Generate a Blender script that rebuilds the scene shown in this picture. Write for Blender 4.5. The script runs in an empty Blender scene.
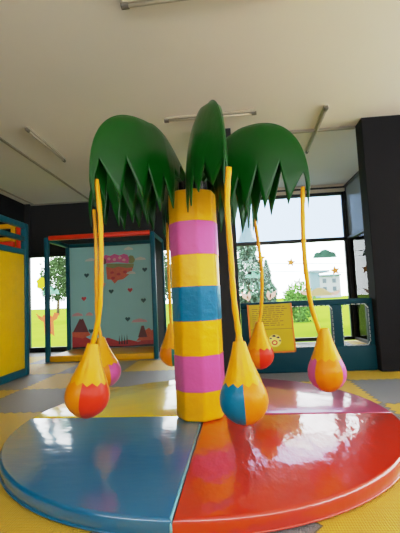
import bpy, bmesh, math, random
from mathutils import Vector, Matrix, noise
random.seed(7)
PI = math.pi
scene = bpy.context.scene
COL = scene.collection

# ------------------------------------------------------------------ materials
def lin(c):
    return tuple(((v/255)/12.92 if v/255 <= .04045 else ((v/255+.055)/1.055)**2.4) for v in c) + (1,)

def mat(name, rgb, rough=.5, spec=.5, bump=0, bscale=20, var=0, vscale=6, coat=0, coatior=1.5, metal=0, translucent=0, bstretch=None, bdist=.02):
    m = bpy.data.materials.new(name); m.use_nodes = True
    nt = m.node_tree; b = nt.nodes['Principled BSDF']
    col = lin(rgb)
    b.inputs['Base Color'].default_value = col
    b.inputs['Roughness'].default_value = rough
    b.inputs['Specular IOR Level'].default_value = spec
    b.inputs['Metallic'].default_value = metal
    b.inputs['Coat Weight'].default_value = coat
    b.inputs['Coat Roughness'].default_value = .1; b.inputs['Coat IOR'].default_value = coatior
    tc = nt.nodes.new('ShaderNodeTexCoord')
    if var:
        n = nt.nodes.new('ShaderNodeTexNoise'); n.inputs['Scale'].default_value = vscale
        n.inputs['Detail'].default_value = 4
        r = nt.nodes.new('ShaderNodeMixRGB'); r.inputs[1].default_value = tuple(v*(1-var) for v in col[:3])+(1,)
        r.inputs[2].default_value = tuple(min(1, v*(1+var)) for v in col[:3])+(1,)
        nt.links.new(tc.outputs['Object'], n.inputs['Vector'])
        nt.links.new(n.outputs['Fac'], r.inputs[0]); nt.links.new(r.outputs[0], b.inputs['Base Color'])
    if bump:
        n = nt.nodes.new('ShaderNodeTexNoise'); n.inputs['Scale'].default_value = bscale
        n.inputs['Detail'].default_value = 3
        if bstretch:
            mp = nt.nodes.new('ShaderNodeMapping'); mp.inputs['Scale'].default_value = bstretch
            nt.links.new(tc.outputs['Object'], mp.inputs['Vector']); nt.links.new(mp.outputs[0], n.inputs['Vector'])
        else:
            nt.links.new(tc.outputs['Object'], n.inputs['Vector'])
        bp = nt.nodes.new('ShaderNodeBump'); bp.inputs['Strength'].default_value = bump
        bp.inputs['Distance'].default_value = bdist
        nt.links.new(n.outputs['Fac'], bp.inputs['Height']); nt.links.new(bp.outputs[0], b.inputs['Normal'])
        if coat: nt.links.new(bp.outputs[0], b.inputs['Coat Normal'])
    if translucent:
        out = nt.nodes['Material Output']
        t = nt.nodes.new('ShaderNodeBsdfTranslucent'); t.inputs['Color'].default_value = tuple(min(1, v*1.3) for v in col[:3])+(1,)
        mx = nt.nodes.new('ShaderNodeMixShader'); mx.inputs[0].default_value = translucent
        nt.links.new(b.outputs[0], mx.inputs[1]); nt.links.new(t.outputs[0], mx.inputs[2])
        nt.links.new(mx.outputs[0], out.inputs['Surface'])
    return m

def glass_mat(name, tint, frost=0.0, frostcol=(1, 1, 1, 1)):
    m = bpy.data.materials.new(name); m.use_nodes = True
    nt = m.node_tree; nt.nodes.remove(nt.nodes['Principled BSDF']); out = nt.nodes['Material Output']
    tr = nt.nodes.new('ShaderNodeBsdfTransparent'); tr.inputs['Color'].default_value = tint
    gl = nt.nodes.new('ShaderNodeBsdfGlossy'); gl.inputs['Roughness'].default_value = .02
    fr = nt.nodes.new('ShaderNodeFresnel'); fr.inputs['IOR'].default_value = 1.22
    mx = nt.nodes.new('ShaderNodeMixShader')
    nt.links.new(fr.outputs[0], mx.inputs[0]); nt.links.new(tr.outputs[0], mx.inputs[1]); nt.links.new(gl.outputs[0], mx.inputs[2])
    last = mx
    if frost:
        tl = nt.nodes.new('ShaderNodeBsdfTranslucent'); tl.inputs['Color'].default_value = frostcol
        m2 = nt.nodes.new('ShaderNodeMixShader'); m2.inputs[0].default_value = frost
        nt.links.new(mx.outputs[0], m2.inputs[1]); nt.links.new(tl.outputs[0], m2.inputs[2]); last = m2
    nt.links.new(last.outputs[0], out.inputs['Surface'])
    return m

YEL, RED, BLU, PNK, TEAL, ORG = (232, 170, 0), (218, 48, 10), (0, 112, 152), (204, 90, 156), (0, 82, 100), (222, 130, 4)
VIN = dict(rough=.3, spec=.22, bump=.35, bscale=14)
M = dict(
    yellow=mat('yellow_vinyl', YEL, var=.06, **VIN), pink=mat('pink_vinyl', PNK, var=.05, **VIN), blue=mat('blue_vinyl', BLU, var=.05, **VIN),
    red=mat('red_vinyl', RED, var=.05, **VIN), lemon=mat('lemon_vinyl', (244, 196, 0), var=.06, **VIN),
    amber=mat('amber_vinyl', (228, 158, 4), var=.06, **VIN),
    orange=mat('orange_vinyl', ORG, var=.06, **VIN), green=mat('dark_green_vinyl', (2, 74, 8), rough=.3, spec=.3, bump=.2, bscale=8, var=.1, translucent=.06),
    fteal=mat('dark_teal_vinyl', (0, 54, 68), rough=.5, spec=.15, bump=.3, bscale=12, var=.08),
    teal=mat('teal_vinyl', TEAL, rough=.4, spec=.25, bump=.3, bscale=12, var=.08),
    tealpanel=mat('teal_green_vinyl', (10, 110, 100), **VIN),
    black=mat('black_vinyl', (14, 14, 15), rough=.25, bump=.2, bscale=10),
    black_net=mat('black_net', (12, 12, 15), rough=.9, spec=.1),
    charcoal=mat('charcoal_paint', (18, 17, 20), rough=.85, spec=.2, bump=.08, bscale=40, var=.06, vscale=2),
    black_paint=mat('black_paint', (16, 15, 18), rough=.8, bump=.05, bscale=40, var=.08, vscale=2),
    ceil=mat('warm_white_ceiling', (226, 219, 207), rough=.9, bump=.04, bscale=30, var=.03, vscale=1.2),
    outwall=mat('outer_cream_render', (104, 86, 60), rough=.9, spec=0, var=.05),
    cream=mat('cream_paint', (228, 214, 190), rough=.8, var=.03),
    trimgrey=mat('grey_trim', (140, 130, 112), rough=.5, var=.05),
    tube=mat('dusty_tube', (170, 160, 138), rough=.35, var=.04), tubedark=mat('tube_socket', (96, 88, 76), rough=.5, var=.04),
    frame=mat('dark_window_frame', (26, 28, 34), rough=.4, var=.06), rail=mat('black_rail', (18, 18, 20), rough=.4, var=.04),
    matblue=mat('blue_mat_vinyl', (0, 100, 144), rough=.3, spec=.2, bump=.3, bscale=4, var=.05, coat=1, coatior=1.85, bstretch=(1, 2.6, 1), bdist=.014),
    matred=mat('red_mat_vinyl', (198, 40, 0), rough=.3, spec=.2, bump=.65, bscale=4, var=.06, coat=1, coatior=1.85, bstretch=(2.2, 1, 1), bdist=.014),
    matyellow=mat('yellow_mat_vinyl', (255, 220, 0), rough=.3, spec=.2, bump=.55, bscale=4, var=.05, coat=1, coatior=1.85, bdist=.012),
    matpink=mat('pink_mat_vinyl', (178, 66, 104), rough=.3, spec=.2, bump=.55, bscale=4, var=.05, coat=1, coatior=1.85, bdist=.012),
    piping=mat('pale_seam', (120, 176, 190), rough=.3, var=.04),
    seam=mat('dark_seam', (120, 60, 40), rough=.5, var=.05),
    mural=mat('grey_teal_print', (146, 206, 210), rough=.45, var=.05, vscale=3),
    m_pink=mat('print_pink', (214, 84, 148), rough=.45, var=.25, vscale=14), m_green=mat('print_green', (132, 140, 84), rough=.45, var=.15, vscale=14),
    m_orange=mat('print_orange', (214, 100, 70), rough=.45, var=.22, vscale=16), m_red=mat('print_red', (192, 58, 62), rough=.45, var=.25, vscale=16),
    m_brown=mat('print_brown', (110, 58, 66), rough=.45, var=.2, vscale=14), m_dteal=mat('print_dark_teal', (30, 84, 88), rough=.45, var=.06),
    m_white=mat('print_pale', (214, 214, 208), rough=.45, var=.04), m_rose=mat('print_rose', (222, 168, 172), rough=.45, var=.06),
    m_dark=mat('print_dark', (52, 34, 40), rough=.45, var=.1),
    board=mat('yellow_board_vinyl', (210, 190, 8), rough=.35, bump=.15, bscale=8, var=.05, translucent=.35),
    boardedge=mat('orange_board_edge', (226, 128, 14), rough=.4, var=.05), print_=mat('board_print', (176, 142, 8), rough=.6, var=.05),
    emb_w=mat('emblem_pale', (244, 226, 120), rough=.5, var=.03), emb_r=mat('emblem_red', (214, 84, 40), rough=.5, var=.05),
    lace=mat('white_lace', (226, 228, 226), rough=.7, var=.04),
    lawn=mat('lawn_grass', (100, 126, 44), rough=1, spec=0, var=.25, vscale=.6),
    leaf=mat('tree_leaves', (78, 98, 66), rough=.9, spec=0, var=.35, vscale=3), leafdark=mat('conifer_leaves', (112, 134, 122), rough=.9, spec=0, var=.3, vscale=3),
    leafb=mat('bush_leaves', (104, 138, 78), rough=.9, spec=0, var=.3, vscale=3), bark=mat('tree_bark', (104, 84, 66), rough=.9, var=.2),
    bwall=mat('pale_render', (132, 138, 144), rough=.8, var=.05), bgrey=mat('blue_grey_render', (96, 114, 128), rough=.8, var=.05),  # house: pale main block, blue-grey stair tower and roof
    bwin=mat('house_window', (60, 68, 78), rough=.2, var=.05), wire=mat('cable', (120, 124, 128), rough=.7, var=.05),
    d_star=mat('orange_star_film', (196, 128, 70), rough=.5, var=.06, translucent=.55), d_cloud=mat('grey_teal_cloud_film', (84, 120, 110), rough=.5, var=.06, translucent=.6),
    d_pale=mat('pale_teal_film', (140, 180, 168), rough=.5, var=.05, translucent=.6), d_mound=mat('beige_mound_film', (190, 168, 140), rough=.5, var=.06, translucent=.6),
    d_petal=mat('pink_petal_film', (216, 170, 164), rough=.5, var=.06, translucent=.65), d_yel=mat('yellow_film', (226, 206, 60), rough=.5, var=.05, translucent=.5),
    d_coral=mat('coral_film', (214, 112, 78), rough=.5, var=.08, translucent=.65),
    glass=glass_mat('clear_glass', (.96, .98, .98, 1)),
    glass_film=glass_mat('pale_blue_film_glass', (.64, .75, .9, 1), .3, (.5, .6, .72, 1)),
)

# floor: interlocking yellow / grey foam squares with a saw-tooth joint
def floor_mat():
    m = bpy.data.materials.new('foam_floor'); m.use_nodes = True
    nt = m.node_tree; b = nt.nodes['Principled BSDF']; L = nt.links.new
    def math_(op, a, bb=None):
        n = nt.nodes.new('ShaderNodeMath'); n.operation = op
        for i, v in enumerate((a, bb)):
            if v is None: continue
            if isinstance(v, (int, float)): n.inputs[i].default_value = v
            else: L(v, n.inputs[i])
        return n.outputs[0]
    g = nt.nodes.new('ShaderNodeNewGeometry'); s = nt.nodes.new('ShaderNodeSeparateXYZ'); L(g.outputs['Position'], s.inputs[0])
    x, y = s.outputs[0], s.outputs[1]
    def zig(v):
        return math_('MULTIPLY', math_('SUBTRACT', math_('PINGPONG', v, .05), .025), .9)
    u = math_('ADD', math_('ADD', x, .41), zig(y)); w = math_('SUBTRACT', math_('ADD', y, zig(x)), .54)
    iu = math_('FLOOR', math_('DIVIDE', u, 1.03)); iw = math_('FLOOR', math_('DIVIDE', w, 1.03))
    par = math_('ADD', iu, iw)
    odd = math_('PINGPONG', par, 1)
    mix = nt.nodes.new('ShaderNodeMixRGB'); mix.inputs[1].default_value = lin((128, 126, 128)); mix.inputs[2].default_value = lin((204, 166, 44))
    L(odd, mix.inputs[0])
    fu = math_('PINGPONG', u, .515); fw = math_('PINGPONG', w, .515)
    seam = math_('LESS_THAN', math_('MINIMUM', fu, fw), .006)
    mix2 = nt.nodes.new('ShaderNodeMixRGB'); mix2.inputs[2].default_value = lin((66, 58, 36))
    L(math_('MULTIPLY', seam, .7), mix2.inputs[0]); L(mix.outputs[0], mix2.inputs[1])
    L(mix2.outputs[0], b.inputs['Base Color']); b.inputs['Roughness'].default_value = .42
    dia = math_('MULTIPLY', math_('SINE', math_('MULTIPLY', math_('ADD', x, y), 250)), math_('SINE', math_('MULTIPLY', math_('SUBTRACT', x, y), 250)))
    n = nt.nodes.new('ShaderNodeTexNoise'); n.inputs['Scale'].default_value = 3; L(g.outputs['Position'], n.inputs['Vector'])
    bp = nt.nodes.new('ShaderNodeBump'); bp.inputs['Strength'].default_value = .35; bp.inputs['Distance'].default_value = .01
    L(math_('ADD', dia, n.outputs[0]), bp.inputs['Height']); L(bp.outputs[0], b.inputs['Normal'])
    return m
M['floor'] = floor_mat()

# ------------------------------------------------------------------ builders
def add_box(bm, x0, x1, y0, y1, z0, z1, bev=0, seg=2):
    r = bmesh.ops.create_cube(bm, size=1)
    vs = r['verts']
    bmesh.ops.scale(bm, verts=vs, vec=(x1-x0, y1-y0, z1-z0))
    bmesh.ops.translate(bm, verts=vs, vec=((x0+x1)/2, (y0+y1)/2, (z0+z1)/2))
    if bev:
        es = list({e for v in vs for e in v.link_edges})
        bmesh.ops.bevel(bm, geom=es, offset=bev, segments=seg, profile=.5, affect='EDGES')

def add_tube(bm, pts, r, seg=10, cap=True):
    pts = [Vector(p) for p in pts]; rings = []
    rr = r if isinstance(r, (list, tuple)) else [r]*len(pts)
    up = Vector((.31, .17, .93))
    for i, p in enumerate(pts):
        t = (pts[min(i+1, len(pts)-1)]-pts[max(i-1, 0)]).normalized()
        a = t.cross(up)
        if a.length < .05: a = t.cross(Vector((1, 0, 0)))
        a.normalize(); b = t.cross(a)
        rings.append([bm.verts.new(p+(a*math.cos(k*2*PI/seg)+b*math.sin(k*2*PI/seg))*rr[i]) for k in range(seg)])
    for q, w in zip(rings, rings[1:]):
        for k in range(seg): bm.faces.new((q[k], q[(k+1) % seg], w[(k+1) % seg], w[k]))
    if cap:
        bm.faces.new(rings[0][::-1]); bm.faces.new(rings[-1])

def add_poly(bm, pts, thick, axis='y', at=0, sgn=-1, mi=0):
    """flat outline given in (a, z), lying in the plane axis = at, pushed out by thick"""
    def P(a, z, d): return (a, at+sgn*d, z) if axis == 'y' else (at+sgn*d, a, z)
    v0 = [bm.verts.new(P(a, z, 0)) for a, z in pts]; v1 = [bm.verts.new(P(a, z, thick)) for a, z in pts]
    fs = [bm.faces.new(v0), bm.faces.new(v1[::-1])]
    n = len(pts)
    for k in range(n): fs.append(bm.faces.new((v0[k], v1[k], v1[(k+1) % n], v0[(k+1) % n])))
    for f in fs: f.material_index = mi

def obj(name, bm, m, parent=None, smooth=False, loc=None):
    bmesh.ops.recalc_face_normals(bm, faces=bm.faces)
    me = bpy.data.meshes.new(name); bm.to_mesh(me); bm.free()
    for k in (m if isinstance(m, list) else [m]): me.materials.append(M[k])
    if smooth:
        for p in me.polygons: p.use_smooth = True
        if smooth != True:
            me.set_sharp_from_angle(angle=math.radians(smooth))
    o = bpy.data.objects.new(name, me); COL.objects.link(o)
    if parent:
        o.parent = parent
        if not parent.parent: o.matrix_parent_inverse = Matrix.Translation(-parent.location)
    return o

def tag(o, label, cat, group=None, kind=None):
    o['label'] = label; o['category'] = cat
    if group: o['group'] = group
    if kind: o['kind'] = kind
    return o

def thing(name, label, cat, loc, group=None):
    o = bpy.data.objects.new(name, None); COL.objects.link(o); o.location = loc
    o.empty_display_size = .1
    return tag(o, label, cat, group)

def struct(name, bm, m, parent=None, smooth=False):
    o = obj(name, bm, m, parent, smooth)
    if not parent: o['kind'] = 'structure'
    return o

def box_obj(name, m, dims, parent=None, bev=0, smooth=None, seg=2):
    bm = bmesh.new(); add_box(bm, *dims, bev=bev, seg=seg)
    return obj(name, bm, m, parent, smooth if smooth is not None else (40 if bev else False))

def blob(cx, cz, rx, rz, n=18, wob=.18, seed=0):
    rnd = random.Random(seed)
    return [(cx+rx*math.cos(2*PI*k/n)*(1+rnd.uniform(-wob, wob)), cz+rz*math.sin(2*PI*k/n)*(1+rnd.uniform(-wob, wob))) for k in range(n)]

def cloud(cx, cz, w, h):
    """flat base, three bumps"""
    pts = [(cx-w/2, cz-h*.42), (cx+w/2, cz-h*.42)]
    for bx, br, b0 in ((.30, .20, -.25), (.02, .30, 0), (-.28, .2, -.22)):
        for k in range(7):
            a = PI*k/6
            pts.append((cx+w*(bx+br*.8*math.cos(a)), cz+h*(b0*.6+.05)+h*br*1.5*math.sin(a)))
    return pts

def star(cx, cz, r, a0=PI/2):
    return [(cx+(r if k % 2 == 0 else r*.45)*math.cos(a0+k*PI/5), cz+(r if k % 2 == 0 else r*.45)*math.sin(a0+k*PI/5)) for k in range(10)]

def heart(cx, cz, r):
    return [(cx+r*.062*16*math.sin(t)**3, cz+r*.062*(13*math.cos(t)-5*math.cos(2*t)-2*math.cos(3*t)-math.cos(4*t))) for t in [k*2*PI/20 for k in range(20)]]

# ------------------------------------------------------------------ room shell
H, YB, XL, XR = 3.45, 5.35, -4.43, 2.92
def sbox(name, m, dims, parent=None): 
    bm = bmesh.new(); add_box(bm, *dims); return struct(name, bm, m, parent)
def window(name, axis, at, a0, a1, z0, z1, bars_a=(), bars_z=(), panes=(), w=.06):
    """frame mesh with glass panes as children; a = coordinate along the wall"""
    bm = bmesh.new()
    def B(p0, p1, q0, q1, d=.04):
        if axis == 'y': add_box(bm, p0, p1, at-d, at+d, q0, q1, bev=.006, seg=1)
        else: add_box(bm, at-d, at+d, p0, p1, q0, q1, bev=.006, seg=1)
    B(a0, a0+w, z0, z1); B(a1-w, a1, z0, z1); B(a0, a1, z0, z0+w); B(a0, a1, z1-w, z1)
    for b in bars_a: B(b-w/2, b+w/2, z0, z1, .035)
    for b in bars_z: B(a0, a1, b-w/2, b+w/2, .045)
    o = struct(name, bm, 'frame')
    for p0, p1, q0, q1, m in panes:
        b2 = bmesh.new()
        if axis == 'y': add_box(b2, p0, p1, at-.004, at+.004, q0, q1)
        else: add_box(b2, at-.004, at+.004, p0, p1, q0, q1)
        obj('glass_pane', b2, m, o)
    return o
sbox('floor', 'floor', (-4.6, 6.0, -5.2, 5.45, -.1, 0))
sbox('ceiling', 'ceil', (-4.6, 6.0, -5.2, 5.45, H, H+.15))
sbox('wall_left', 'charcoal', (XL-.15, XL, -5.2, YB+.1, 0, H))
sbox('wall_right', 'cream', (5.6, 5.75, -5.2, 2.2, 0, .9))
sbox('wall_right_top', 'cream', (5.6, 5.75, -5.2, 2.2, 3.2, H))
window('window_4', 'x', 5.66, -5.2, 2.2, .9, 3.2, bars_a=(-3.3, -1.5, .4), panes=((-5.2, 2.2, .9, 3.2, 'glass'),), w=.08)
# unseen rear wall, added to cut light from behind; open band left between
sbox('wall_rear', 'cream', (-4.6, 6.0, -5.3, -5.2, 0, 1.8))
sbox('wall_rear_top', 'cream', (-4.6, 6.0, -5.3, -5.2, 2.9, H))
# blacked-out upper part of the back wall, left of the column
sbox('wall_back', 'black_paint', (XL, .1, YB-.05, YB+.1, 2.25, H))
sbox('wall_back_corner', 'black_paint', (XL, -4.3, YB-.12, YB-.05, 2.18, H))
sbox('trim_1', 'black_paint', (XL, .1, YB-.04, YB+.08, 0, .05))
# columns
bm = bmesh.new(); add_box(bm, -.12, .4, 2.0, 2.26, 0, H, bev=.006, seg=1); struct('wall_column', bm, 'black_paint')
bm = bmesh.new(); add_box(bm, 2.2, 3.6, 2.0, 2.26, 0, H, bev=.006, seg=1); struct('wall_pillar', bm, 'charcoal')
# ceiling strips
sbox('trim_2', 'trimgrey', (.4, 2.2, 2.25, 2.29, H-.035, H))
sbox('trim_3', 'trimgrey', (-2.87, -2.83, .2, YB-.05, H-.02, H))
sbox('trim_4', 'trimgrey', (-4.24, -4.21, .2, YB-.05, H-.02, H))
sbox('trim_5', 'trimgrey', (XL, .1, YB-.075, YB-.05, H-.03, H))
# header above the tall windows
sbox('trim_6', 'cream', (.1, XR, YB-.06, YB+.08, 3.29, H))
sbox('trim_7', 'rail', (.1, XR, YB-.1, YB-.06, 3.36, 3.39))

window('window_1', 'y', YB+.02, XL, .1, .05, 2.25, bars_a=(-3.28, -1.28), panes=((XL, -3.28, .05, 2.25, 'glass'), (-3.28, -1.28, .05, 2.25, 'glass'), (-1.28, .1, .05, 2.25, 'glass')))
window('window_2', 'y', YB+.02, .1, XR, .03, 3.3, bars_z=(2.235,), panes=((.1, XR, .03, 2.235, 'glass'), (.1, XR, 2.235, 3.3, 'glass_film')), w=.075)
window('window_3', 'x', XR+.02, 2.26, YB, .03, 3.42, bars_a=(3.75,), bars_z=(2.235,), panes=((2.26, 3.75, .03, 2.235, 'glass'), (3.75, YB, .03, 2.235, 'glass'), (2.26, YB, 2.235, 3.42, 'glass_film')), w=.06)

# ceiling lights (thin tubes, switched off)
def ceiling_light(p0, p1, label):
    p0, p1 = Vector(p0), Vector(p1); d = (p1-p0).normalized()
    t = thing('ceiling_light', label, 'light', (p0+p1)/2, 'ceiling tube lights')
    s = Vector((-d.y, d.x, 0))
    bm = bmesh.new()
    vs = []
    for sgn, zz in ((-1, H), (1, H), (1, H-.03), (-1, H-.03)):
        vs.append([bm.verts.new(q+s*sgn*.028+Vector((0, 0, zz-q.z))) for q in (p0, p1)])
    for k in range(4): bm.faces.new((vs[k][0], vs[k][1], vs[(k+1) % 4][1], vs[(k+1) % 4][0]))
    bm.faces.new([v[0] for v in vs]); bm.faces.new([v[1] for v in vs])
    obj('housing', bm, 'tube', t)
    bm = bmesh.new(); add_tube(bm, [p0+d*.04+Vector((0, 0, -.045)), p1-d*.04+Vector((0, 0, -.045))], .014)
    obj('tube', bm, 'tube', t, True)
    for q in (p0+d*.02, p1-d*.02):
        bm = bmesh.new(); add_tube(bm, [q-d*.03+Vector((0, 0, -.04)), q+d*.03+Vector((0, 0, -.04))], .026, 8)
        obj('end_cap', bm, 'tubedark', t, 40)
ceiling_light((-2.31, 1.47, H), (-2.32, 2.66, H), 'pale tube light on the ceiling left of the palm fronds')
ceiling_light((-.46, 1.55, H), (.72, 1.53, H), 'beige tube light on the ceiling crossing behind the upright middle frond')
ceiling_light((1.62, 1.55, H), (1.67, 3.07, H), 'long tube light on the ceiling near the dark right pillar')
ceiling_light((-.46, -.46, H), (.72, -.5, H), 'tube light cut by the top edge of the picture')

# ------------------------------------------------------------------ round mat in four quarters
MR = math.radians(-1.3)
def quarter(a0, label, m, pipe=False):
    a0 = a0+MR
    R, T, N, b = 1.515, .094, 28, .022
    g = .0012
    def outline(inset):
        pts = [((g+inset)*math.cos(a0+PI/4)*math.sqrt(2), (g+inset)*math.sin(a0+PI/4)*math.sqrt(2))]
        r = R-inset; da = math.asin((g+inset)/r)
        for k in range(N+1):
            a = a0+da+(PI/2-2*da)*k/N; pts.append((r*math.cos(a), r*math.sin(a)))
        return pts
    bm = bmesh.new(); prev = None
    prof = [(.012, 0), (0, .012), (0, T-b)] + [(b*(1-math.cos(k*PI/8)), T-b+b*math.sin(k*PI/8)) for k in range(1, 5)]
    first = None
    for ins, z in prof:
        ring = [bm.verts.new((x, y, z)) for x, y in outline(ins)]
        if prev:
            n = len(ring)
            for k in range(n): bm.faces.new((prev[k], prev[(k+1) % n], ring[(k+1) % n], ring[k]))
        else: first = ring
        prev = ring
    bm.faces.new(prev); bm.faces.new(first[::-1])
    t = thing('floor_mat', label, 'mat', (.7*math.cos(a0+PI/4), .7*math.sin(a0+PI/4), 0), 'quarters of the round play mat')
    obj('cover', bm, m, t, 50)
    # welt stitched along the lower outer edge
    bm = bmesh.new(); da = math.asin((g+.006)/R)
    add_tube(bm, [((R+.0005)*math.cos(a0+da+(PI/2-2*da)*k/40), (R+.0005)*math.sin(a0+da+(PI/2-2*da)*k/40), .014) for k in range(41)], .006, 6)
    obj('welt', bm, m, t, True)
    if pipe:
        for a, r0, r1 in ((a0+PI/2, .23, R-.012),):
            n = Vector((math.sin(a), -math.cos(a), 0))*.006
            bm = bmesh.new(); add_tube(bm, [(r0*math.cos(a)+n.x, r0*math.sin(a)+n.y, T-.005), (r1*math.cos(a)+n.x, r1*math.sin(a)+n.y, T-.005), ((r1+.011)*math.cos(a)+n.x, (r1+.011)*math.sin(a)+n.y, T-.03), ((r1+.011)*math.cos(a)+n.x, (r1+.011)*math.sin(a)+n.y, .03)], .007, 6)
            obj('piping', bm, 'piping', t, True)['label'] = 'pale blue piping'
    return t
quarter(PI, 'glossy blue quarter of the round mat', 'matblue', True)
quarter(PI*1.5, 'glossy red orange quarter of the round mat', 'matred')
quarter(PI/2, 'yellow quarter of the round mat behind the blue one', 'matyellow')
quarter(0, 'pink quarter of the round mat behind the red one', 'matpink')

# ------------------------------------------------------------------ palm tree
TX = -.025
palm = thing('toy_palm_tree', 'padded toy palm tree with striped yellow, pink and blue trunk and green fronds', 'palm tree', (TX, 0, .094))
def prism(bm, r0, r1, z0, z1, n=8, rot=0, cx=TX, cy=0, bev=0):
    lo = []
    hi = []
    for k in range(n):
        a = rot+2*PI*k/n
        lo.append(bm.verts.new((cx+.01+r0*math.cos(a), cy+r0*math.sin(a), z0)))
        hi.append(bm.verts.new((cx+.01+r1*math.cos(a), cy+r1*math.sin(a), z1)))
    for k in range(n): bm.faces.new((lo[k], lo[(k+1) % n], hi[(k+1) % n], hi[k]))
    bm.faces.new(lo[::-1]); bm.faces.new(hi)
    if bev:
        es = [e for e in bm.edges]
        bmesh.ops.bevel(bm, geom=es, offset=bev, segments=3, profile=.5, affect='EDGES')
TR = .212
bm = bmesh.new(); prism(bm, TR, TR, .094, 1.975, rot=math.radians(12), bev=.02)
trunk = obj('trunk', bm, 'yellow', palm, 40)
for z0, z1, m, lab in ((1.43, 1.705, 'pink', 'upper pink band'), (.885, 1.165, 'blue', 'blue band'), (.325, .605, 'pink', 'lower pink band')):
    bm = bmesh.new(); prism(bm, TR+.003, TR+.003, z0, z1, rot=math.radians(12))
    es = [e for e in bm.edges if abs(e.verts[0].co.z-e.verts[1].co.z) > .1]
    bmesh.ops.bevel(bm, geom=es, offset=.02, segments=3, profile=.5, affect='EDGES')
    b = obj('band', bm, m, trunk, 40); b['label'] = lab
# stitched seams round the trunk between the sections
for z in (1.43, 1.705, .885, 1.165, .325, .605):
    bm = bmesh.new(); r = TR+.001
    add_tube(bm, [(TX+.01+r*math.cos(math.radians(12)+k*PI/4)*.985, r*math.sin(math.radians(12)+k*PI/4)*.985, z) for k in range(9)], .004, 6, cap=False)
    obj('seam', bm, 'orange', trunk, True)
bm = bmesh.new(); prism(bm, .118, .118, 1.97, 2.07, n=24); prism(bm, .09, .085, 2.06, 2.125, n=24)
obj('crown_collar', bm, 'black', palm, 40)

def frond(tip, zpk, seed, teeth=6, W=.13, zn=2.03, zt=1.76, mn=.07):
    rnd = random.Random(seed)
    tip = Vector(tip); c = Vector((TX+.02, 0, 0))
    d = Vector((tip.x-c.x, tip.y-c.y, 0)); Rt = d.length; d.normalize(); s = Vector((-d.y, d.x, 0))
    rp = Rt*.52; z0 = 2.06; r0 = .05
    sp = []
    for k in range(31):
        a = k/30*PI/2; sp.append((r0+(rp-r0)*(1-math.cos(a))*.0+(rp-r0)*k/30, z0+(zpk-z0)*math.sin(a)))
    for k in range(1, 61):
        a = k/60*PI/2; sp.append((rp+(Rt-rp)*math.sin(a)**.82, tip.z+(zpk-tip.z)*math.cos(a)**.82 if k < 60 else tip.z))
    pts = []
    for (ra, za), (rb, zb) in zip(sp, sp[1:]): pts += [(ra, za), ((ra+rb)/2, (za+zb)/2)]
    pts.append(sp[-1])
    per = (Rt-.24)/teeth
    var = [rnd.uniform(-.04, .04) for _ in range(40)]
    bm = bmesh.new()
    NV = 9
    def edge(r, side):
        ph = (r-.24)/per+(.25 if side > 0 else 0); i = math.floor(ph); f = ph-i
        tri = 1-abs(2*f-1)                     # 0 at the notch, 1 at the point
        tri = tri**.9
        k = min(1, max(0, (r-.17)/.24))
        lo = zn+.03*math.sin(r*9)-(zn-zt+.05*(r/Rt)+var[(i+20) % 40])*tri
        return lo, k, tri
    for side in (-1, 1):
        rows = []
        for r, z in pts:
            ze, k, tri = edge(r, side)
            ln = (z-ze)
            ln = max(mn+.15*tri, ln)*k + .05*(1-k)
            wl = W*(.25+.75*min(1, r/.45))*(1-.9*max(0, (r/Rt-.62)/.38)**1.6)
            row = []
            for v in range(NV):
                q = v/(NV-1); a = q*PI/2
                dz = ln*q**1.3
                lat = wl*math.sin(min(1, dz/.5)*PI/2)**.36
                inn = -.16*dz*(r/Rt)
                row.append(bm.verts.new(c+d*(r+inn)+s*side*lat+Vector((0, 0, z-dz))))
            rows.append(row)
        for A, B in zip(rows, rows[1:]):
            for v in range(NV-1): bm.faces.new((A[v], B[v], B[v+1], A[v+1]))
    bmesh.ops.remove_doubles(bm, verts=bm.verts, dist=.0006)
    o = obj('frond', bm, 'green', palm, 60)
    md = o.modifiers.new('thickness', 'SOLIDIFY'); md.thickness = .008; md.offset = 0
    # raised welt along the spine
    b2 = bmesh.new(); add_tube(b2, [c+d*r+Vector((0, 0, z+.002)) for r, z in sp], .005, 6)
    obj('spine', b2, 'green', o, True)
    return o
TIPS = dict(A=(-.58, -.83, 1.90), B=(-.93, .10, 1.93), C=(-.38, .86, 1.92), D=(.305, -1.125, 1.82), E=(.555, .58, 1.88), F=(.85, -.46, 1.86))
for i, (k, t) in enumerate(TIPS.items()):
    zp = dict(A=2.45, B=2.40, C=2.36, D=2.41, E=2.36, F=2.43)[k]
    t = Vector(t); dd = (Vector((t.x-TX, t.y, 0))).normalized()
    if k == 'D': t, dd = Vector((.275, -1.05, 1.88)), Vector((.25, -.97, 0))
    frond((t.x+dd.x*.05, t.y+dd.y*.05, t.z-.02), zp, 11+i*3, teeth=5, **(dict(zn=1.90, zt=1.77, mn=.15, W=.125) if k == 'D' else {}))

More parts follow.
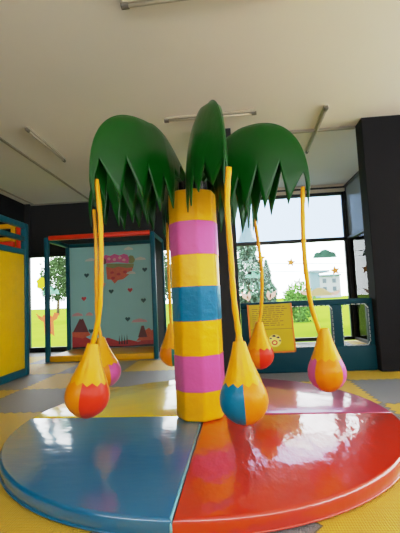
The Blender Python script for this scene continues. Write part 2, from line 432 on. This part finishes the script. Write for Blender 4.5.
# ------------------------------------------------------------------ hanging bulbs
PROF = [(0, .004), (.006, .03), (.02, .062), (.05, .1), (.085, .124), (.12, .134), (.155, .134), (.19, .125), (.22, .112), (.26, .093), (.31, .072), (.36, .055), (.41, .041), (.455, .029)]
def prof_r(z):
    for (a, ra), (b, rb) in zip(PROF, PROF[1:]):
        if a <= z <= b: return ra+(rb-ra)*(z-a)/(b-a)
    return PROF[-1][1]
def smooth_path(pts, n=36):
    P = [Vector(p) for p in pts]; P = [P[0]*2-P[1]]+P+[P[-1]*2-P[-2]]; out = []
    for i in range(1, len(P)-2):
        for k in range(n//(len(P)-3)):
            t = k/(n//(len(P)-3)); a, b, c_, d_ = P[i-1:i+3]
            out.append(.5*((2*b)+(-a+c_)*t+(2*a-5*b+4*c_-d_)*t*t+(-a+3*b-3*c_+d_)*t**3))
    out.append(P[-2]); return out
def bulb(label, bottom, rope, cols, rot, scale=1.0, hem=.215, caplen=None):
    """rope: points from the bulb upwards; cols: four gore materials starting at angle rot"""
    bottom = Vector(bottom); rope = [Vector(p) for p in rope]
    t = thing('hanging_bulb', label, 'hanging bulb', bottom, 'padded bulbs hanging from the palm fronds')
    ax = (rope[0]-bottom).normalized(); q = Vector((0, 0, 1)).rotation_difference(ax).to_matrix()
    def P(a, z, r): return bottom+q@Vector((r*math.cos(a)*scale, r*math.sin(a)*scale, z*scale))
    NG = 10
    zs = [p[0] for p in PROF if p[0] <= .32]
    for g in range(4):
        bm = bmesh.new(); rows = []
        for z in zs:
            row = []
            for k in range(NG+1):
                a = rot+g*PI/2+PI/2*k/NG
                puff = 1+.012*math.sin(PI*k/NG)
                row.append(bm.verts.new(P(a, z, prof_r(z)*puff)))
            rows.append(row)
        for A, B in zip(rows, rows[1:]):
            for k in range(NG): bm.faces.new((A[k], A[k+1], B[k+1], B[k]))
        bmesh.ops.remove_doubles(bm, verts=bm.verts, dist=.0001)
        o = obj('panel', bm, cols[g], t, True)
        if cols[g] not in ('orange', 'amber'): o['label'] = {'red': 'red panel', 'blue': 'blue panel', 'pink': 'pink panel', 'yellow': 'yellow panel', 'tealpanel': 'teal green panel'}[cols[g]]
    # cap with zigzag hem
    bm = bmesh.new(); NA = 48; rows = []
    zt = PROF[-1][0]
    for i in range(9):
        row = []
        for k in range(NA):
            a = 2*PI*k/NA
            h = hem-.02*(1 if k % 4 == 2 else (.5 if k % 2 else 0))
            z = h+(zt-h)*i/8
            pl = 1+(.02*math.sin(a*9+1)+.03*math.sin(a*14+z*9))*math.sin(PI*min(1, i/6))*.9
            row.append(bm.verts.new(P(a, z, (prof_r(z)*1.008+.0022+.003*i/8)*pl)))
        rows.append(row)
    for A, B in zip(rows, rows[1:]):
        for k in range(NA): bm.faces.new((A[k], A[(k+1) % NA], B[(k+1) % NA], B[k]))
    obj('cap', bm, 'amber', t, True)
    top = P(0, zt-.02, 0)
    path = smooth_path([top]+rope)
    n = len(path)
    bm = bmesh.new(); add_tube(bm, path, [.029-.012*min(1, k/(n*.18)) + .0012*math.sin(k*1.7) for k in range(n)], 10)
    obj('rope', bm, 'amber', t, True)
    return t
def tipz(k, dz=-.01): t = TIPS[k]; return (t[0], t[1], t[2]+dz)
bulb('yellow and red bulb hanging in front over the blue mat, leftmost of all', (-.69, -.83, .335), [(-.63, -.82, .81), (-.585, -.82, 1.0), (-.565, -.82, 1.3), (-.562, -.82, 1.62), tipz('A')], ['orange', 'red', 'orange', 'red'], PI, 1.04, hem=.235)
bulb('yellow and pink bulb hanging just behind the yellow and red one', (-.835, .1, .325), [(-.90, .1, .78), (-.925, .1, .95), (-.925, .1, 1.3), (-.92, .1, 1.6), tipz('B')], ['orange', 'pink', 'orange', 'pink'], PI*1.03+.5, .96)
bulb('yellow and teal bulb half hidden behind the striped trunk', (-.375, .84, .355), [(-.375, .84, .82), (-.38, .85, 1.0), (-.38, .85, 1.4), tipz('C')], ['orange', 'tealpanel', 'orange', 'tealpanel'], PI+.1, 1.0)
bulb('yellow and blue bulb hanging over the red mat right of the trunk', (.325, -1.1, .36), [(.31, -1.1, .86), (.295, -1.1, 1.05), (.29, -1.1, 1.3), (.285, -1.1, 1.6), tipz('D')], ['blue', 'orange', 'amber', 'orange'], PI, 1.0, hem=.245)
bulb('small yellow and red bulb hanging before the yellow board', (.53, .58, .345), [(.545, .58, .80), (.575, .58, .95), (.60, .58, 1.3), (.58, .58, 1.62), tipz('E')], ['orange', 'red', 'orange', 'red'], PI*.97, 1.02)
bulb('orange bulb with pink sides hanging at the right, nearest the dark pillar', (.93, -.45, .365), [(.93, -.45, .68), (.895, -.45, .80), (.85, -.45, 1.0), (.83, -.45, 1.3), (.835, -.45, 1.6), tipz('F')], ['pink', 'orange', 'pink', 'orange'], PI*.72, .98, hem=.25)

# ------------------------------------------------------------------ teal fence between the columns
fence = thing('padded_fence', 'teal padded low fence with two laced openings below the tall windows', 'fence', (1.3, 2.2, 0))
fy0, fy1 = 2.13, 2.25
box_obj('base_pad', 'fteal', (.41, 2.195, fy0-.02, fy1, 0, .335), fence, .02, seg=3)
box_obj('top_rail', 'fteal', (.41, 2.195, fy0, fy1, .885, .97), fence, .018, seg=3)
for a, b in ((.41, .56), (1.645, 1.785), (2.125, 2.195)):
    box_obj('post', 'fteal', (a, b, fy0, fy1, .33, .89), fence, .014, seg=3)
for (a, b) in ((.56, 1.645), (1.785, 2.125)):
    loop = []
    n = int((b-a)/.06)
    for k in range(n): loop.append((a+(k+.5)*(b-a)/n, .338))
    for k in range(9): loop.append((b+.006, .36+(k+.5)*.056))
    for k in range(n): loop.append((b-(k+.5)*(b-a)/n, .892))
    for k in range(9): loop.append((a-.006, .86-(k+.5)*.056))
    pts = []
    for (x, z), (x2, z2) in zip(loop, loop[1:]+loop[:1]):
        pts += [(x, fy0-.004, z), (x+(x2-x)*.5, fy0-.004, z+(z2-z)*.5), (x+(x2-x)*.6, fy0+.012, z+(z2-z)*.6), (x+(x2-x)*.9, fy0+.012, z+(z2-z)*.9)]
    bm = bmesh.new(); add_tube(bm, pts, .005, 6); obj('lacing', bm, 'lace', fence, True)

board = thing('hanging_board', 'yellow vinyl notice board hung over the teal fence, lines of print and round emblem', 'board', (.8, 2.1, .28))
bm = bmesh.new()
add_poly(bm, [(.50, .94), (1.10, .945), (1.125, .285), (.515, .275)], .014, 'y', 2.106)
bd = obj('sheet', bm, 'board', board)
bm = bmesh.new()
for pts in ([(.497, .943), (.52, .943), (.535, .272), (.512, .272)], [(1.083, .947), (1.103, .947), (1.128, .283), (1.106, .283)], [(.512, .272), (1.128, .283), (1.126, .305), (.513, .294)]):
    add_poly(bm, pts, .018, 'y', 2.106)
obj('binding', bm, 'boardedge', board)
bm = bmesh.new(); rnd = random.Random(3)
for k in range(10):
    z = .905-k*.028; x = .56+(.0 if k else .1)
    xe = 1.05-rnd.uniform(0, .12)
    while x < xe:
        w = rnd.uniform(.03, .09); add_box(bm, x, min(x+w, xe), 2.0895, 2.092, z-.0055, z+.0055); x += w+.016
obj('print', bm, 'print_', board)
bm = bmesh.new(); add_box(bm, .53, 1.11, 2.089, 2.0925, .598, .606); obj('fold_line', bm, 'print_', board)
bm = bmesh.new(); ex, ez = .85, .445
add_poly(bm, [(ex+.085*math.cos(k*PI/14), ez+.085*math.sin(k*PI/14)) for k in range(28)], .003, 'y', 2.092, mi=0)
add_poly(bm, [(ex+.04*math.cos(k*PI/8)-.005, ez-.028+.035*math.sin(k*PI/8)) for k in range(16)], .005, 'y', 2.092, mi=1)
add_poly(bm, [(ex+.022*math.cos(k*PI/8)-.005, ez-.028+.018*math.sin(k*PI/8)) for k in range(16)], .007, 'y', 2.092, mi=0)
for dx, dz, w in ((-.01, .062, .03), (.045, .04, .026), (.068, -.005, .02), (-.055, .03, .02)):
    add_poly(bm, [(ex+dx-w, ez+dz), (ex+dx, ez+dz-w*.5), (ex+dx+w*.9, ez+dz-w*.2), (ex+dx+w*.2, ez+dz+w*.55)], .005, 'y', 2.092, mi=2)
obj('emblem', bm, ['emb_w', 'emb_r', 'm_dark'], board)

# ------------------------------------------------------------------ play booth with printed back
bx0, bx1, by0, by1, bz = -3.235, -1.09, 3.75, 4.8, 2.36
booth = thing('play_booth', 'open teal framed play booth with printed back panel, red top rail and yellow floor', 'booth', (-2.16, 4.27, 0))
P = .085
for name_x in (bx0, bx1-P):
    for y in (by0, by1-P):
        box_obj('post', 'teal', (name_x, name_x+P, y, y+P, 0, bz), booth, .02, seg=3)
o = box_obj('top_rail', 'red', (bx0+P, bx1-P, by0+.005, by0+P-.005, bz-.06, bz+.03), booth, .02, seg=3); o['label'] = 'red orange front top rail'
box_obj('top_rail', 'teal', (bx0+P, bx1-P, by1-P+.005, by1-.005, bz-.08, bz), booth, .02, seg=3)
for x in (bx0, bx1-P):
    box_obj('top_rail', 'teal', (x+.005, x+P-.005, by0+P, by1-P, bz-.08, bz), booth, .02, seg=3)
    box_obj('bottom_rail', 'teal', (x+.005, x+P-.005, by0+P, by1-P, 0, .09), booth, .02, seg=3)
box_obj('platform', 'yellow', (bx0+P, bx1-P, by0+.01, by1-.05, 0, .115), booth, .02, seg=3)
box_obj('side_panel', 'black_net', (bx1-P/2-.012, bx1-P/2+.012, by0+P, by1-P, .09, bz-.08), booth)
# printed back: one panel, the picture laid on it
bm = bmesh.new(); py = by1-P/2
add_box(bm, bx0+P-.01, bx1-P+.01, py-.01, py+.01, .1, bz-.07)
F = py-.0101
names = ['mural', 'm_pink', 'm_green', 'm_orange', 'm_red', 'm_brown', 'm_dteal', 'm_white', 'm_rose', 'm_dark']
ix = {n: i for i, n in enumerate(names)}
def pic(pts, m, d=.001): add_poly(bm, pts, d, 'y', F, mi=ix[m])
pic([(-2.34, 1.90), (-1.74, 1.87), (-1.76, 1.77), (-1.9, 1.74), (-2.34, 1.78)], 'm_green', .002)
pic([(-2.35, 1.83), (-2.2, 1.79), (-2.08, 1.82), (-1.9, 1.78), (-1.76, 1.79), (-1.80, 1.68), (-1.90, 1.61), (-1.98, 1.55), (-2.10, 1.53), (-2.17, 1.46), (-2.24, 1.55), (-2.33, 1.56)], 'm_orange', .003)
pic([(-2.42, 2.03), (-2.36, 2.09), (-2.25, 2.06), (-2.16, 2.10), (-2.05, 2.06), (-1.95, 2.09), (-1.87, 2.06), (-1.84, 1.97), (-1.86, 1.88), (-2.1, 1.92), (-2.38, 1.9)], 'm_pink', .004)
pic(blob(-1.80, 1.96, .08, .09, 14, .1, 2), 'm_green', .003)
pic(blob(-2.39, 1.95, .05, .07, 12, .1, 4), 'm_brown', .005)
for k, (x, z) in enumerate(((-2.28, 2.0), (-2.16, 1.98), (-2.04, 2.01), (-1.95, 1.96))): pic(blob(x, z, .035, .03, 10, .2, k), 'm_rose', .005)
for k, (x, z) in enumerate(((-2.22, 1.70), (-2.08, 1.66), (-1.94, 1.70), (-2.2, 1.58))): pic(blob(x, z, .045, .03, 10, .2, k+9), 'm_red', .005)
for x, z, w in ((-1.85, 2.20, .2), (-2.68, 2.0, .26), (-1.60, 1.97, .24), (-1.81, 1.68, .2)): pic(cloud(x, z, w, .07), 'm_white', .004)
for x, z, w in ((-3.0, .84, .24), (-1.66, .66, .34), (-2.74, .84, .16)): pic(cloud(x, z, w, .08), 'm_rose', .004)
for x, z, m in ((-2.78, 1.67, 'm_dteal'), (-1.51, 1.73, 'm_dteal'), (-2.25, 1.3, 'm_dteal'), (-1.84, 1.31, 'm_red'), (-2.85, 1.17, 'm_red'), (-1.56, 1.08, 'm_dteal'), (-1.91, .7, 'm_dteal'), (-2.71, .48, 'm_dteal'), (-2.42, 1.45, 'm_rose')):
    pic(heart(x, z, .055), m, .002)
pic([(-3.12, .12), (-1.19, .12), (-1.19, .27), (-1.45, .30), (-1.7, .22), (-1.9, .27), (-2.1, .24), (-2.35, .33), (-2.55, .25), (-2.72, .30), (-2.9, .40), (-3.12, .40)], 'm_red', .002)
pic([(-3.11, .46), (-2.95, .75), (-2.92, .73), (-2.88, .75), (-2.76, .46)], 'm_brown', .003)
pic([(-3.12, .47), (-2.76, .46), (-2.72, .40), (-2.9, .33), (-3.12, .38)], 'm_orange', .004)
pic([(-1.70, .31), (-1.62, .55), (-1.57, .55), (-1.5, .31)], 'm_brown', .003)
pic([(-1.55, .45), (-1.46, .50), (-1.40, .44), (-1.36, .50), (-1.28, .42), (-1.24, .25), (-1.74, .24), (-1.66, .33)], 'm_orange', .0025)
for k in range(4): pic([(-2.12+k*.055, .18), (-2.10+k*.055, .37+.03*(k % 2)), (-2.085+k*.055, .18)], 'm_dark', .004)
pic([(-3.12, .12), (-1.19, .12), (-1.19, .155), (-1.5, .17), (-2, .14), (-2.5, .17), (-3.12, .15)], 'm_dark', .005)
obj('mural_panel', bm, names, booth)

# ------------------------------------------------------------------ yellow play frame at the left
fx0, fx1, gy0, gy1, gz = -4.1, -2.92, .9, 2.63, 2.39
pf = thing('play_tower', 'tall teal play tower with big yellow side panel and coloured rails on top', 'play tower', (-3.5, 1.77, 0))
Q = .095
for x in (fx0, fx1-Q):
    for y in (gy0, gy1-Q):
        box_obj('post', 'teal', (x, x+Q, y, y+Q, 0, gz if x > fx0 else 1.5), pf, .02, seg=3)
for z0, z1 in ((0, .11), (1.88, 1.965), (2.10, 2.175), (gz-.085, gz)):
    box_obj('rail', 'teal', (fx1-Q+.006, fx1-.006, gy0+Q, gy1-Q, z0, z1), pf, .018, seg=3)
for z0, z1 in ((0, .11),):
    box_obj('rail', 'teal', (fx0+.006, fx0+Q-.006, gy0+Q, gy1-Q, z0, z1), pf, .018, seg=3)
    if not z0: box_obj('rail', 'teal', (fx0+Q, fx1-Q, gy1-Q+.006, gy1-.006, z0, z1), pf, .018, seg=3)
box_obj('side_panel', 'lemon', (fx1-Q/2-.02, fx1-Q/2+.02, gy0+Q, gy1-Q, .11, 1.88), pf, .01)
box_obj('deck', 'yellow', (fx0+Q, fx1-Q, gy0+Q, gy1-Q, .01, .1), pf, .015)
rf = thing('climbing_frame', 'yellow and red padded climbing frame standing behind the teal play tower', 'climbing frame', (-3.86, 3.3, 0))
for x0, x1, m, zt in ((-3.60, -3.52, 'yellow', 2.56), (-4.30, -4.22, 'yellow', 2.56), (-3.50, -3.415, 'red', 2.53), (-4.40, -4.315, 'red', 2.53)):
    box_obj('post', m, (x0, x1, 3.25, 3.35, 0, zt), rf, .02, seg=3)['label'] = m+' post'
for z0, z1, m, x0, x1 in ((2.48, 2.56, 'yellow', -4.22, -3.60), (2.245, 2.32, 'yellow', -4.22, -3.60), (.3, .38, 'yellow', -4.22, -3.60), (2.11, 2.225, 'red', -4.315, -3.50)):
    yy = 0 if m == 'yellow' else -.1
    box_obj('rail', m, (x0, x1, 3.26+yy, 3.34+yy, z0, z1), rf, .018, seg=3)['label'] = m+' rail'

# ------------------------------------------------------------------ film stickers on the glass
def sticker(pts_m, label, cat='window sticker', name='window_sticker', grp='stickers on the tall window', y=YB+.015):
    bm = bmesh.new(); ms = []
    for pts, m in pts_m:
        if m not in ms: ms.append(m)
        f = bm.faces.new([bm.verts.new((a, y-.0015*ms.index(m), z)) for a, z in pts]); f.material_index = ms.index(m)
    return tag(obj(name, bm, ms), label, cat, grp)
sticker([(star(1.655, 1.77, .10, 1.4), 'd_star')], 'orange star sticker on the glass, alone in the middle of the pane')
sticker([(star(2.60, 1.54, .11, 1.7), 'd_star')], 'orange star sticker on the glass beside the pale house')
sticker([(star(1.0, 1.90, .11, 1.5), 'd_star')], 'orange star sticker on the glass partly behind a hanging rope')
sticker([(cloud(2.40, 1.92, .52, .20), 'd_cloud')], 'grey green cloud sticker on the glass, under the crossbar')
sticker([(cloud(.82, 1.54, .40, .18), 'd_pale')], 'pale teal cloud sticker on the glass near the dark column')
sticker([([(1.98+.5*k/12, 1.05+.13*math.sin(PI*k/12)) for k in range(13)]+[(2.5, 1.0), (1.96, 1.0)], 'd_mound'), ([(1.78, 1.16), (1.86, 1.12), (2.02, 1.09), (1.98, 1.02), (1.86, 1.05)], 'd_petal'), ([(2.70, 1.13), (2.6, 1.09), (2.46, 1.06), (2.5, .99), (2.63, 1.02)], 'd_petal')], 'beige mound sticker with pink ends on the glass above the fence')
for x, lab in ((.68, 'pink petal sticker on the glass beside the dark column'), (1.13, 'pink petal sticker on the glass just right of a hanging rope')):
    sg = -1 if x < 1 else 1
    sticker([([(x, .95), (x+sg*.14, 1.04), (x+sg*.16, 1.17), (x+sg*.02, 1.08)], 'd_petal'), ([(x, .95), (x-sg*.06, 1.05), (x-sg*.02, 1.18), (x+sg*.05, 1.06)], 'd_petal')], lab)
G2 = 'stickers on the low left window'
sticker([([(-4.25, .90), (-4.10, .80), (-4.06, .86), (-3.98, .78), (-3.92, .86), (-3.85, .80), (-3.80, .90), (-3.68, .86), (-3.74, .74), (-3.82, .70), (-3.80, .34), (-3.90, .42), (-3.96, .30), (-4.04, .40), (-4.06, .68), (-4.18, .76)], 'd_coral')], 'coral figure sticker low on the left window', grp=G2)
sticker([(blob(-4.12, 1.58, .11, .15, 16, .25, 5), 'd_yel')], 'yellow leafy sticker on the left window beside the yellow play tower', grp=G2)
sticker([(cloud(-3.88, 1.40, .42, .20), 'd_pale')], 'pale teal cloud sticker on the left window behind the booth post', grp=G2)

# ------------------------------------------------------------------ outdoors
bm = bmesh.new()
def gz_(x, y): return -.08 + (0 if y < 9 else (y-9)*.042*min(1, max(0, (-x-1)/5)))
NX, NY = 24, 30
gv = [[bm.verts.new((-60+120*i/NX, 5.46+(j/NY)**2*110, gz_(0, 5.46+(j/NY)**2*110)+.25*noise.noise((i*.7, j*.6, 1))*min(1, j/9))) for i in range(NX+1)] for j in range(NY+1)]
for j in range(NY):
    for i in range(NX): bm.faces.new((gv[j][i], gv[j][i+1], gv[j+1][i+1], gv[j+1][i]))
struct('ground', bm, 'lawn', smooth=True)
# cream outside wall beside the return window
sbox('wall_outside', 'outwall', (4.35, 4.5, 3.0, 9.5, -.1, 4.2))

def tree(loc, h, cr, label, kind, grp, leafm, seed):
    rnd = random.Random(seed); x, y, z = loc
    t = thing('tree' if kind != 'bush' else 'bush', label, 'tree' if kind != 'bush' else 'bush', loc, grp)
    bm = bmesh.new()
    add_tube(bm, [(x, y, z-.2), (x+.05, y, z+h*.3), (x, y, z+h*.7)], [h*.03, h*.022, h*.008], 8); obj('trunk', bm, 'bark', t, True)
    bm = bmesh.new()
    N = {'conifer': 3200, 'tree': 2300, 'bush': 1800}[kind]
    for _ in range(N):
        if kind == 'conifer':
            q = rnd.random()**.7; zz = z+h*(1-.93*q); rad = cr*q*(.55+.45*rnd.random())*(1+.25*math.sin(zz*6))
            a = rnd.uniform(0, 2*PI); p = Vector((x+rad*math.cos(a), y+rad*math.sin(a), zz)); sz = h*.03
            dirv = Vector((math.cos(a), math.sin(a), -.5))
        else:
            v = Vector((rnd.gauss(0, 1), rnd.gauss(0, 1), rnd.gauss(0, 1))).normalized()*(.55+.45*rnd.random())
            k = 1+.28*noise.noise(v*2.2+Vector((seed, 0, 0)))
            cz = h*.62 if kind == 'tree' else h*.42
            p = Vector((x+v.x*cr*k, y+v.y*cr*k, z+cz+v.z*(h*.42 if kind == 'tree' else h*.58)*k)); sz = cr*.12; dirv = v
        a_ = dirv.cross(Vector((rnd.uniform(-1, 1), rnd.uniform(-1, 1), rnd.uniform(-1, 1)))).normalized(); b_ = dirv.normalized()
        b_ = (b_+a_.cross(b_)*rnd.uniform(-.8, .8)).normalized()
        vs = [bm.verts.new(p+w) for w in (-a_*sz*.5, -b_*sz*.3+a_*0, a_*sz*.5, b_*sz*1.1)]
        bm.faces.new(vs)
    obj('crown', bm, leafm, t)
tree((1.12, 14, .05), 4.9, .95, 'tall grey green conifer outside the glass beside the dark column', 'conifer', 'trees outside', 'leafdark', 1)
tree((2.12, 16, .1), 2.75, .62, 'slim pointed conifer outside the glass behind a hanging rope', 'conifer', 'trees outside', 'leafdark', 2)
tree((3.05, 13, .05), 1.55, .68, 'round light green bush outside the glass above the yellow board', 'bush', 'bushes outside', 'leafb', 3)
tree((4.3, 20, .2), 1.0, .7, 'low green bush outside the glass below the pale house', 'bush', 'bushes outside', 'leafb', 8)
tree((-12.3, 24, .5), 3.9, 1.2, 'smaller leafy tree outside the low left window, next to the play tower', 'tree', 'trees outside', 'leaf', 4)
tree((-9.9, 21, .4), 5.0, 1.25, 'leafy tree outside the low left window, behind the booth post', 'tree', 'trees outside', 'leaf', 5)
tree((-4.2, 19, .2), 3.6, 1.3, 'leafy tree outside the strip of window between booth and trunk', 'tree', 'trees outside', 'leaf', 6)

hs = thing('house', 'pale flat roofed house far outside the tall window', 'house', (20.4, 82, gz_(0, 82)))
bm = bmesh.new(); add_box(bm, 19.3, 23.5, 80, 86, 0, 4.6); obj('wall', bm, 'bwall', hs)
bm = bmesh.new(); add_box(bm, 17.4, 19.3, 80, 86, 0, 5.9); obj('stair_tower', bm, 'bgrey', hs)
bm = bmesh.new(); add_box(bm, 17.2, 21.4, 79.7, 86.2, 5.5, 5.8); add_box(bm, 19.2, 23.7, 79.6, 86.2, 4.6, 4.85); obj('roof', bm, 'bgrey', hs)
for x in (19.9, 21.9):
    for z in (1.4, 3.1):
        b = bmesh.new(); add_box(b, x, x+.75, 79.95, 80, z, z+.9); obj('window', b, 'bwin', hs)
for z, zz, lab in ((4.05, 3.75, 'upper of two thin cables crossing the sky outside'), (3.40, 2.95, 'lower of two thin cables crossing the sky outside')):
    bm = bmesh.new(); add_tube(bm, [(-6+26*k/20, 30, (z+(zz-z)*(26*k/20-9.3)/1.9*.32)-.25*math.sin(PI*k/20)) for k in range(21)], .018, 5)
    tag(obj('power_cable', bm, 'wire'), lab, 'cable', 'cables outside')

# ------------------------------------------------------------------ light
w = bpy.data.worlds.new('sky'); scene.world = w; w.use_nodes = True
bg = w.node_tree.nodes['Background']; bg.inputs['Color'].default_value = (.95, .98, 1.0, 1); bg.inputs['Strength'].default_value = 6.0
sl = bpy.data.lights.new('sun', 'SUN'); sl.energy = 2.2; sl.angle = .02; sl.color = (1, .96, .88)
so = bpy.data.objects.new('sun', sl); COL.objects.link(so); so.rotation_euler = Vector((.6, .25, -.76)).to_track_quat('-Z', 'Y').to_euler()

# ------------------------------------------------------------------ camera
cam = bpy.data.cameras.new('camera'); co = bpy.data.objects.new('camera', cam); COL.objects.link(co)
f, pitch, roll, yaw = 384.536, .08267, -.0456, .07518
Fv = Vector((-math.sin(yaw)*math.cos(pitch), math.cos(yaw)*math.cos(pitch), math.sin(pitch)))
R0 = Vector((math.cos(yaw), math.sin(yaw), 0)); U0 = R0.cross(Fv)
Rv = R0*math.cos(roll)+U0*math.sin(roll); Uv = Rv.cross(Fv)
m = Matrix((Rv, Uv, -Fv)).transposed().to_4x4(); m.translation = (.27611, -3.29229, 1.06497)
co.matrix_world = m
cam.sensor_fit = 'VERTICAL'; cam.sensor_height = 24; cam.lens = f*24/533; cam.clip_start = .05; cam.clip_end = 500
scene.camera = co
scene.view_settings.view_transform = 'Standard'; scene.view_settings.look = 'None'; scene.view_settings.exposure = .3
# soft shoulder, like the phone's tone curve
scene.view_settings.use_curve_mapping = True
cm = scene.view_settings.curve_mapping
cm.white_level = (8, 8, 8); cm.extend = 'HORIZONTAL'
cv = cm.curves[3]
cv.points[0].location = (0, 0); cv.points[-1].location = (1, 1)
TONE = ((.1, .1), (.2, .2), (.3, .3), (.4, .395), (.5, .46), (.6, .505), (.8, .56), (1, .595), (1.5, .65), (2, .69), (3, .745), (4, .79), (5, .84), (6, .89), (7, .95))
for x, y in TONE: cv.points.new(x/8, y)
cm.update()
